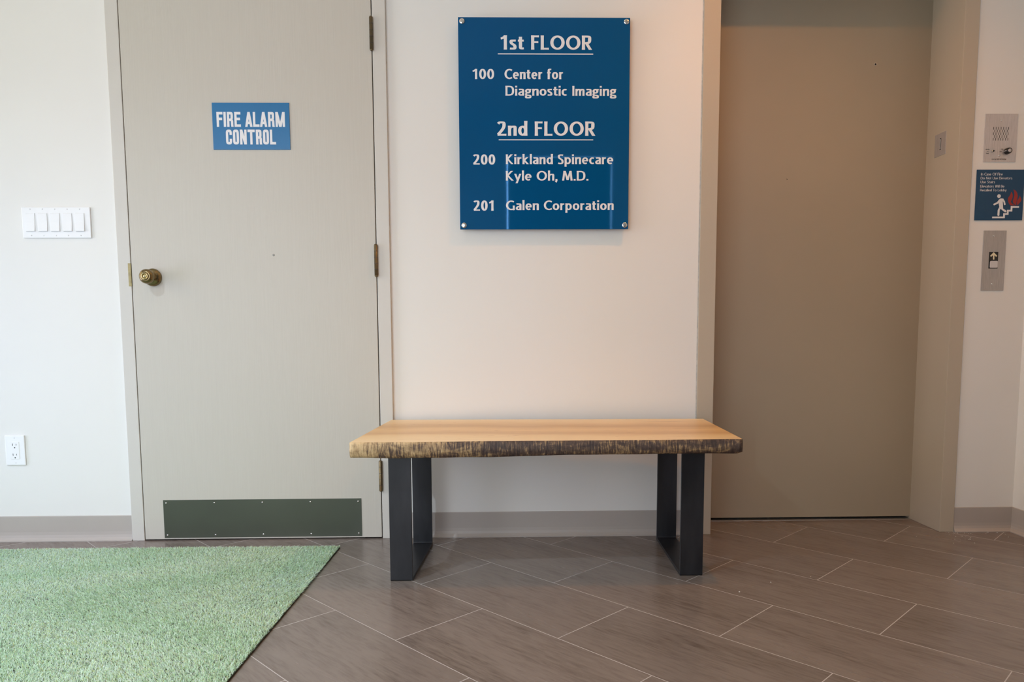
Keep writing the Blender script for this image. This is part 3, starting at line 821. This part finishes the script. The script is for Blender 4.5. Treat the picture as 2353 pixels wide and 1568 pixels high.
# ------------------------------------------------------------------ fire alarm sign on the door
YF = YL - 0.003
fs = empty('fire_alarm_sign', (-0.908, YL, 1.4835))
tag(fs, 'blue plastic sign reading FIRE ALARM CONTROL on the beige door', 'sign')
MB().box(-1.0480, -0.7640, YF, YL - 0.0001, 1.4840, 1.6530, 0.0004).build('panel', MAT['blue_satin'], fs)
for txt, xa, xb, yb, yt in (('FIRE ALARM', 498.4, 655.2, 291.7, 257.3), ('CONTROL', 520.0, 637.4, 332.2, 298.0)):
    X0, Z0 = onY(xa, yb, YF); X1, _ = onY(xb, yb, YF); _, Z1 = onY(xa, yt, YF)
    build_text('lettering', txt, X0, X1, Z0, Z1 - Z0, YF, fs, MAT['letter'], .160, .172, .070, 'g')

# ------------------------------------------------------------------ stairs-in-fire sign
YN = -0.003
es = empty('evacuation_sign', (1.934, 0, 1.2235))
tag(es, 'navy blue square sign with white stair figure, red flames and fire wording beside the elevator', 'sign')
MB().box(1.8405, 2.0265, YN, -0.0001, 1.2240, 1.4145, 0.0004).build('panel', MAT['blue_dark'], es)
zs = 11.203       # zoom factor of the measuring crop, origin 2225,380
def q(u, v): return onY(2225 + u / zs, 380 + v / zs, YN)
for txt, ua, ub, vb, vt in (('In Case Of Fire', 322, 886, 262, 195), ('Do Not Use Elevators', 316, 1132, 362, 300), ('Use Stairs', 314, 684, 462, 398), ('Elevators Will Be', 306, 930, 574, 508), ('Recalled To Lobby', 300, 984, 672, 610)):
    X0, Z0 = q(ua, vb); X1, _ = q(ub, vb); _, Z1 = q(ua, vt)
    build_text('lettering', txt, X0, X1, Z0, Z1 - Z0, YN, es, MAT['letter'], .150, .105, .085, 'h', 0.0003)
b = MB()
def thick(pts, wpx, cap_round=True):
    P = [q(*p_) for p_ in pts]; w = wpx / zs / F * D
    polys = list(stroke_polys(P, w, w, -9, 9, False))
    if cap_round:
        for c in P:
            polys.append([(c[0] + w / 2 * math.cos(t * PI / 8), c[1] + w / 2 * math.sin(t * PI / 8)) for t in range(16)])
    return [[pl_] for pl_ in polys]
def poly(pts): return [[[q(*p_) for p_ in pts]]]
hd = q(789, 795); rr = 47 / zs / F * D
add_polys(b, [[[(hd[0] + rr * math.cos(t * PI / 12), hd[1] + rr * math.sin(t * PI / 12)) for t in range(24)]]], 0, 0, YN)
fig_lift = 0.0003
for st_ in (thick([(665, 1008), (745, 972), (800, 905)], 46), thick([(800, 905), (838, 880), (885, 885)], 52), thick([(880, 892), (918, 930), (934, 1005)], 42), thick([(800, 960), (820, 1075), (778, 1160), (770, 1280)], 54),
            thick([(850, 1010), (872, 1130), (950, 1186)], 52), thick([(838, 905), (842, 1000), (846, 1085)], 88)):
    fig_lift += 0.00012
    add_polys(b, st_, 0, 0, YN, fig_lift)
b.build('escaping_figure', MAT['letter'], es, flat=True)
b = MB()
stp = [(612, 1342), (918, 1342), (918, 1255), (1014, 1255), (1014, 1170), (1110, 1170), (1110, 1075), (1305, 1075)]
for p0, p1 in zip(stp, stp[1:]):
    (xa, za), (xb, zb) = q(*p0), q(*p1); w = 21 / zs / F * D
    ex = w if p0 != stp[0] else 0
    add_polys(b, [[[(min(xa, xb) - (w if xa == xb or p0 != stp[0] else 0), min(za, zb) - w), (max(xa, xb) + (w if p1 != stp[-1] else 0), min(za, zb) - w), (max(xa, xb) + (w if p1 != stp[-1] else 0), max(za, zb) + w), (min(xa, xb) - (w if p0 != stp[0] else 0), max(za, zb) + w)]]], 0, 0, YN, 0.0003 + 0.00001 * stp.index(p0))
b.build('stair_line', MAT['letter'], es, flat=True)
fl1 = bez((1115, 690), (1160, 760), (1150, 850), (1092, 935), 8) + bez((1092, 935), (1120, 990), (1160, 1020), (1215, 1035), 5)[1:] + [(1080, 1032)] + bez((1080, 1032), (1030, 980), (1008, 900), (1020, 850), 6)[1:] + bez((1020, 850), (1040, 800), (1095, 760), (1100, 690), 6)[1:]
fl2 = bez((1160, 625), (1240, 640), (1290, 740), (1262, 850), 8) + bez((1262, 850), (1240, 920), (1225, 970), (1236, 1035), 6)[1:] + [(1185, 1005)] + bez((1185, 1005), (1150, 980), (1130, 940), (1155, 880), 6)[1:] + bez((1155, 880), (1180, 820), (1200, 730), (1160, 625), 8)[1:-1]
fl3 = bez((1322, 780), (1350, 840), (1375, 860), (1362, 905), 6) + bez((1362, 905), (1345, 960), (1290, 980), (1272, 1035), 6)[1:] + bez((1272, 1035), (1235, 1000), (1240, 940), (1262, 900), 6)[1:] + bez((1262, 900), (1290, 860), (1320, 830), (1322, 780), 6)[1:-1]
b = MB()
for i, f_ in enumerate((fl1, fl2, fl3)):
    add_polys(b, poly(f_), 0, 0, YN, 0.0003 + i * 0.00003, 0, False)
b.build('flames', MAT['red'], es, flat=True)

# ------------------------------------------------------------------ intercom plate
YI = -0.0025
ic = empty('elevator_intercom', (1.926, 0, 1.4425))
tag(ic, 'pale metal intercom plate with slotted speaker grille and black knob beside the elevator', 'intercom')
IX0, IX1, IZ0, IZ1 = 1.8625, 1.9885, 1.4430, 1.6215
MB().box(IX0, IX1, YI, -0.0001, IZ0, IZ1, 0.0006).build('face_plate', MAT['steel_light'], ic)
zi = 11.2
def qi(u, v): return onY(2230 + u / zi, 250 + v / zi, YI)
b = MB()
gx0, gz1 = qi(604, 470); gx1, _ = qi(985, 470); _, gz0 = qi(604, 820)
pit = (gx1 - gx0) / 6; sl = (gz1 - gz0) / 5.5 
for r_ in range(5):
    n_ = 7 if r_ % 2 == 0 else 6
    for c_ in range(n_):
        xx = gx0 - 0.0006 + (c_ + (0 if r_ % 2 == 0 else .5)) * pit; zt = gz1 - r_ * (gz1 - gz0 - sl * 1.08) / 4
        b.box(xx - 0.0009, xx + 0.0009, YI - 0.0003, YI + 0.0002, zt - sl * 1.08, zt)
b.build('speaker_grille', MAT['ink'], ic)
for u, v in ((802, 300), (748, 1205)):
    xx, zz = qi(u, v)
    b = MB().lathe([(0, 0), (0.0036, 0), (0.0036, 0.0006), (0.0024, 0.0022), (0, 0.0026)], (xx, YI, zz), (0, -1, 0), 20)
    b.build('screw', MAT['chrome'], ic)
xx, zz = qi(566, 1096)
b = MB().lathe([(0, 0.0), (0.0046, 0.0), (0.0046, 0.004), (0.0034, 0.005), (0.0032, 0.0052)], (xx, YI, zz), (0, -1, 0), 24)
b.lathe([(0.0032, 0.0052), (0.003, 0.0085), (0, 0.009)], (xx, YI, zz), (0, -1, 0), 24, mi=1)
b.build('talk_button', [MAT['chrome'], MAT['black']], ic)
kx, kz = qi(938, 1098)
b = MB().lathe([(0, 0.0), (0.0118, 0.0), (0.0122, 0.001), (0.0112, 0.012), (0.0100, 0.016), (0.0068, 0.0165)], (kx, YI, kz), (0, -1, 0), 32)
ik = b.build('volume_knob', MAT['black'], ic)
MB().lathe([(0, 0.0168), (0.0066, 0.0168), (0.0066, 0.0155)], (kx, YI, kz), (0, -1, 0), 28).build('knob_cap', MAT['steel_light'], ik)
MB().box(kx - 0.0124, kx - 0.0116, YI - 0.014, YI - 0.001, kz - 0.0007, kz + 0.0007).build('pointer_line', MAT['letter'], ik)
for txt, u0_, u1_, vb, vt in (('PUSH', 392, 486, 1064, 1032), ('TO', 415, 458, 1116, 1088), ('TALK', 392, 476, 1168, 1136), ('ON', 790, 830, 1055, 1026), ('OFF', 748, 808, 1118, 1090), ('ELEVATOR', 548, 724, 1318, 1284), ('INTERCOM', 748, 914, 1318, 1284)):
    X0, Z0 = qi(u0_, vb); X1, _ = qi(u1_, vb); _, Z1 = qi(u0_, vt)
    build_text('lettering', txt, X0, X1, Z0, Z1 - Z0, YI, ic, MAT['ink'], .15, .15, .09, 'g', 0.00015)

# ------------------------------------------------------------------ call button plate
YC = -0.0025
cb = empty('elevator_call_button', (1.9255, 0, 0.955))
tag(cb, 'tall brushed steel plate with up arrow and white call button below the navy sign', 'call button')
cp = MB().box(1.8800, 1.9690, YC, -0.0001, 0.9555, 1.1850, 0.0006).build('face_plate', MAT['steel'], cb)
zc_ = 9.8
def qc(u, v): return onY(2230 + u / zc_, 520 + v / zc_, YC)
(bx0, bz1), (bx1, bz0) = qc(422, 580), qc(606, 955)
MB().box(bx0, bx1, YC - 0.0008, YC + 0.0002, bz0, bz1, 0.0003).build('button_panel', MAT['black'], cb)
(ax0, az1), (ax1, az0) = qc(437, 785), qc(590, 940)
b = MB().box(ax0, ax1, YC - 0.0045, YC - 0.0006, az0, az1)
es_ = [e for e in b.bm.edges if abs(e.verts[0].co.y - e.verts[1].co.y) > 1e-4]
bmesh.ops.bevel(b.bm, geom=es_, offset=0.0035, segments=5, profile=0.5, affect='EDGES')
bb = b.build('push_button', simple('call_button_face', (0.62, 0.60, 0.60), 0.3), cb)  # plain pale grey face
b = MB()
def thc(pts, w): 
    P = [qc(*p_) for p_ in pts]; w = w / zc_ / F * D
    return [[pl_] for pl_ in stroke_polys(P, w, w, -9, 9, False)]
add_polys(b, thc([(517, 752), (519, 625)], 34), 0, 0, YC - 0.0008, 0.0003)
add_polys(b, thc([(449, 681), (531, 598)], 34), 0, 0, YC - 0.0008, 0.00034)
add_polys(b, thc([(586, 681), (507, 598)], 34), 0, 0, YC - 0.0008, 0.00038)
b.build('up_arrow', MAT['cream'], cb, flat=True)
for u, v in ((528, 222), (480, 1302)):
    xx, zz = qc(u, v)
    MB().lathe([(0, 0), (0.0034, 0), (0.0034, 0.0006), (0.0022, 0.002), (0, 0.0024)], (xx, YC, zz), (0, -1, 0), 20).build('screw', MAT['chrome'], cb)

# ------------------------------------------------------------------ light switch and outlet
YW = -0.0065
ls = empty('light_switch', (-1.649, 0, 1.163))
tag(ls, 'wide white plastic five-gang rocker light switch on the left wall', 'light switch')
SX0, SX1, SZ0, SZ1 = -1.7735, -1.5205, 1.1630, 1.2770
MB().box(SX0, SX1, YW, -0.0001, SZ0, SZ1, 0.0022, seg=3).build('cover_plate', MAT['white_plastic'], ls)
szm = 5.2275
for i in range(5):
    xc, zc = onY((360 + i * 148.5 + 8) / szm, 440 + 372 / szm, YW)
    wdt, hh = 0.0325, 0.0665
    # recess frame line and rocker tilted so that the lower edge stands out
    fr = MB().box(xc - wdt / 2 - 0.0008, xc + wdt / 2 + 0.0008, YW - 0.0004, YW + 0.001, zc - hh / 2 - 0.0008, zc + hh / 2 + 0.0008, 0.0002).build('rocker_bezel', simple('bezel_%d' % i, (0.74, 0.74, 0.75), 0.4) if i == 0 else bpy.data.materials['bezel_0'], ls)
    b = MB().prism([(YW - 0.0008, zc + hh / 2), (YW - 0.0022, zc + hh / 2 - 0.001), (YW - 0.0028, zc), (YW - 0.0062, zc - hh / 2 + 0.001), (YW - 0.0052, zc - hh / 2), (YW + 0.001, zc - hh / 2), (YW + 0.001, zc + hh / 2)], 'x', xc - wdt / 2, xc + wdt / 2)
    b.build('rocker', MAT['white_plastic'], ls)
    for s_ in (1, -1):
        MB().lathe([(0, 0), (0.0026, 0), (0.0022, 0.0007), (0, 0.0009)], (xc, YW, zc + s_ * 0.0485), (0, -1, 0), 14).build('screw', bpy.data.materials['bezel_0'], ls)
ol = empty('power_outlet', (-1.8575, 0, 0.301))
tag(ol, 'small white double power outlet low on the left wall', 'power outlet')
OX0, OX1, OZ0, OZ1 = -1.8930, -1.8190, 0.3010, 0.4165
MB().box(OX0, OX1, YW, -0.0001, OZ0, OZ1, 0.0022, seg=3).build('cover_plate', MAT['white_plastic'], ol)
oxc = (OX0 + OX1) / 2 - 0.0005; ozc = (OZ0 + OZ1) / 2
MB().box(oxc - 0.0168, oxc + 0.0168, YW - 0.0016, YW + 0.001, ozc - 0.0335, ozc + 0.0335, 0.0006).build('socket_face', MAT['white_plastic'], ol)
for zz in (ozc + 0.0185, ozc - 0.0205):
    b = MB()
    b.box(oxc - 0.0080, oxc - 0.0060, YW - 0.0019, YW - 0.0015, zz, zz + 0.0085); b.box(oxc + 0.0058, oxc + 0.0076, YW - 0.0019, YW - 0.0015, zz + 0.001, zz + 0.0075)
    b.lathe([(0, 0.0019), (0.0025, 0.0019), (0.0025, 0.0015)], (oxc + 0.0004, YW, zz - 0.0075), (0, -1, 0), 16)
    b.build('socket_slots', MAT['slot'], ol)
for s_ in (1, -1):
    MB().lathe([(0, 0), (0.0024, 0), (0.002, 0.0006), (0, 0.0008)], (oxc, YW, ozc + s_ * 0.0485), (0, -1, 0), 14).build('screw', bpy.data.materials['bezel_0'], ol)

# ------------------------------------------------------------------ bench
bench = empty('bench', (0.17, -0.32, 0)); tag(bench, 'live-edge maple slab bench on two black flat steel hoop legs', 'bench')
random.seed(4)
ZT, ZB = 0.4695, 0.4185
NB = 96
fx0, fx1, bx0_, bx1_ = -0.4500, 0.7575, -0.4075, 0.7870
def wob(x, s, amp): return amp * (math.sin(x * 7.1 + s) * .5 + math.sin(x * 17.3 + s * 2.1) * .3 + math.sin(x * 41 + s * 3.7) * .2)
me_b = bmesh.new()
rings = []
for i in range(NB + 1):
    t = i / NB
    xf = fx0 + (fx1 - fx0) * t; xb = bx0_ + (bx1_ - bx0_) * t
    yf = -0.611 + 0.011 * t + wob(xf, 1.0, 0.0035); yb = -0.024 - 0.055 * t * 0.75 + wob(xb, 2.5, 0.003)
    zb = ZB + 0.001 + 0.005 * t + wob(xf, 5.0, 0.0022) - (0.003 if t < .45 else 0) * math.sin(min(1, t / .45) * PI) * 0.6
    zl = ZT - 0.0012
    end = 0.004 * (1 - min(1, i / 1.5)) + 0.007 * (1 - min(1, (NB - i) / 1.5))
    bx_in = xf - (0.010 if i == NB else 0)
    bulge = 0.0035 + wob(xf, 8.0, 0.0018)
    sec = [(xf, yf + 0.0015, ZT), (xf, yf - 0.0005, zl - 0.001), (xf, yf - bulge * .7, ZT - 0.012), (xf, yf - bulge, ZT - 0.026), (xf, yf - bulge * .6 + 0.001, ZT - 0.040), (bx_in, yf + 0.004 + wob(xf, 3.3, .0015), zb + 0.003), (bx_in, yf + 0.010, zb),
           (xb, yb - 0.02, zb + 0.001), (xb, yb, zb + 0.012), (xb, yb + 0.004, ZT - 0.02), (xb, yb, ZT)]
    rings.append([me_b.verts.new(p_) for p_ in sec])
ns = len(rings[0])
for i in range(NB):
    for j in range(ns):
        j2 = (j + 1) % ns
        f = me_b.faces.new((rings[i][j], rings[i][j2], rings[i + 1][j2], rings[i + 1][j]))
        f.material_index = 1 if (0 <= j <= 5 or 7 <= j <= 9) else 0
        if j in (0, 1, 2, 3, 4, 5): f.smooth = True
f = me_b.faces.new(rings[0]); f.material_index = 2
f = me_b.faces.new(rings[-1][::-1]); f.material_index = 2
bmesh.ops.recalc_face_normals(me_b, faces=me_b.faces[:])
me = bpy.data.meshes.new('seat_slab'); me_b.to_mesh(me); me_b.free()
for mm in (MAT['maple'], MAT['live_edge'], MAT['maple_end']): me.materials.append(mm)
slab = new_obj('seat_slab', me, bench); slab.location = -world_of(bench)
def hoop(x0, x1, yfr, ybk, shift, ztop):
    """flat bar bent to a closed rectangle seen from the side; shift = sideways drift from front to back"""
    th_ = 0.0095; bm = bmesh.new(); r = 0.004
    def ring(y0, y1, z0, z1):
        out = []
        for (cy, cz, a0) in ((y0 + r, z0 + r, 180), (y1 - r, z0 + r, 270), (y1 - r, z1 - r, 0), (y0 + r, z1 - r, 90)):
            for k_ in range(4):
                an = math.radians(a0 + 30 * k_); out.append((cy + r * math.cos(an), cz + r * math.sin(an)))
        return out
    o_ = ring(yfr, ybk, 0.0, ztop); i_ = ring(yfr + th_, ybk - th_, th_, ztop - th_)
    def X_(x, y): return x + shift * (y - yfr) / (ybk - yfr)
    vv = {}
    for side, x in ((0, x0), (1, x1)):
        for nm, pr in (('o', o_), ('i', i_)):
            vv[side, nm] = [bm.verts.new((X_(x, y), y, z)) for y, z in pr]
    n = len(o_)
    for k_ in range(n):
        l_ = (k_ + 1) % n
        bm.faces.new((vv[0, 'o'][k_], vv[0, 'o'][l_], vv[1, 'o'][l_], vv[1, 'o'][k_]))
        bm.faces.new((vv[0, 'i'][k_], vv[1, 'i'][k_], vv[1, 'i'][l_], vv[0, 'i'][l_]))
        for sd in (0, 1):
            bm.faces.new((vv[sd, 'o'][k_], vv[sd, 'i'][k_], vv[sd, 'i'][l_], vv[sd, 'o'][l_]))
    bmesh.ops.recalc_face_normals(bm, faces=bm.faces[:])
    bmesh.ops.bevel(bm, geom=[e for e in bm.edges if e.is_manifold and e.calc_face_angle(0) > 1.2], offset=0.0007, segments=1, affect='EDGES')
    me = bpy.data.meshes.new('leg'); bm.to_mesh(me); bm.free(); me.materials.append(MAT['black_steel'])
    o = new_obj('leg', me, bench); o.location = -world_of(bench)
hoop(-0.3495, -0.2780, -0.5115, -0.105, 0.0290, 0.4165)
hoop(0.5975, 0.6725, -0.4915, -0.067, 0.0155, 0.4205)

# ------------------------------------------------------------------ plaster crumbs swept into the corner by the lift
def onfloor(px, py):
    d = rt * ((px - W0 / 2) / F) + fw - up * ((py - CY) / F)
    t = -H / d.z
    return d.x * t, d.y * t - D
rc = random.Random(11)
spots = [(2106, 1233), (2200, 1226), (2192, 1223), (2210, 1224), (2222, 1225), (2196, 1234), (2194, 1240), (2225, 1240.5), (2229, 1240), (2292, 1225), (2317, 1235), (2270, 1224), (2216, 1226), (2191, 1249), (1699, 1361), (1771, 1339), (1863, 1326), (1687, 1197.5)]
spots += [(2180 + rc.random() * 60, 1223 + rc.random() ** 2 * 26) for _ in range(26)] + [(2262 + rc.random() * 50, 1223 + rc.random() ** 2 * 10) for _ in range(10)]
b = MB()
for i, (px_s, py_s) in enumerate(spots):
    cx_, cy_ = onfloor(px_s, py_s); r_ = 0.0011 + rc.random() * 0.0013 if i < 18 else 0.0006 + rc.random() * 0.0008
    b.lathe([(0, 0), (r_, 0.0001), (r_ * 0.8, r_ * 0.7), (0, r_ * 0.8)], (cx_, cy_, 0), (0.0, 0.0, 1), 6, smooth=False)
tag(b.build('plaster_crumbs', MAT['wall']), 'scattered tiny white plaster crumbs on the brown floor tiles by the elevator corner', 'crumbs', kind='stuff')

# ------------------------------------------------------------------ artificial turf mat
rug = empty('turf_mat', (-1.55, -1.0, 0)); tag(rug, 'pale green artificial turf mat with short pile on the tile floor', 'mat')
RX, RB = (-2.75, -0.5935), (-2.0, -0.140)       # x range and y range; right edge leans a little
def redge(y): return -0.592 + (y + 0.14) * 0.030
MB().prism([(RX[0], RB[0]), (redge(RB[0]), RB[0]), (redge(RB[1]), RB[1]), (RX[0], RB[1] + 0.012)], 'z', 0.0, 0.0045).build('backing', MAT['backing'], rug)
rng = np.random.default_rng(7)
NBL = 760000
yy = RB[0] + (RB[1] + 0.010 - RB[0]) * rng.random(NBL)
xr_ = -0.592 + (yy + 0.14) * 0.030
xx = RX[0] + (xr_ - 0.001 - RX[0]) * rng.random(NBL)
keep = yy < (RB[1] + 0.010 * (redge(-0.14) - xx) / (redge(-0.14) - RX[0]))
xx, yy = xx[keep], yy[keep]; n = len(xx)
ang = rng.random(n) * 2 * PI
lean = 0.0045 + 0.0060 * rng.random(n)
hgt_ = 0.0060 + 0.0045 * rng.random(n)
wd = 0.00045 + 0.00035 * rng.random(n)
# pile combed in soft swirls
swx = 0.004 * np.sin(xx * 5.3 + yy * 3.1) + 0.002 * np.sin(xx * 17 - yy * 11); swy = -0.002 + 0.003 * np.sin(yy * 6.1 - xx * 2.3) 
dx = np.cos(ang) * lean + swx; dy = np.sin(ang) * lean + swy
px_, py_ = -np.sin(ang) * wd, np.cos(ang) * wd
P = np.empty((n, 5, 3), np.float32)
P[:, 0] = np.stack([xx - px_, yy - py_, np.full(n, 0.004)], 1)
P[:, 1] = np.stack([xx + px_, yy + py_, np.full(n, 0.004)], 1)
P[:, 2] = np.stack([xx + dx * .40 + px_ * .9, yy + dy * .40 + py_ * .9, 0.004 + hgt_ * .65], 1)
P[:, 3] = np.stack([xx + dx * .40 - px_ * .9, yy + dy * .40 - py_ * .9, 0.004 + hgt_ * .65], 1)
P[:, 4] = np.stack([xx + dx, yy + dy, 0.004 + hgt_ * (0.95 - 0.25 * rng.random(n))], 1)
P -= np.array([-1.55, -1.0, 0], np.float32)
me = bpy.data.meshes.new('pile')
me.vertices.add(n * 5); me.vertices.foreach_set('co', P.ravel())
idx = (np.arange(n) * 5)[:, None]
loops = np.concatenate([idx + np.array([[0, 1, 2, 3]]), idx + np.array([[3, 2, 4]])], 1).astype(np.int32).ravel()
me.loops.add(n * 7); me.loops.foreach_set('vertex_index', loops)
st = np.empty((n, 2), np.int32); st[:, 0] = np.arange(n) * 7; st[:, 1] = st[:, 0] + 4
me.polygons.add(n * 2); me.polygons.foreach_set('loop_start', st.ravel())
try: me.polygons.foreach_set('loop_total', np.tile(np.array([4, 3], np.int32), n))
except Exception: pass
me.update(calc_edges=True)
tone = np.clip(0.52 + 0.20 * rng.standard_normal(n) + 0.10 * np.sin(xx * 9 + 3 * np.sin(yy * 7)), 0, 0.9)
tone[rng.random(n) < 0.05] = 0.95; tone[rng.random(n) < 0.015] = 1.0
at_ = me.attributes.new('blade', 'FLOAT', 'POINT'); at_.data.foreach_set('value', np.repeat(tone, 5).astype(np.float32))
me.materials.append(MAT['turf'])
pile = new_obj('pile', me, rug); tag(pile, kind='stuff')
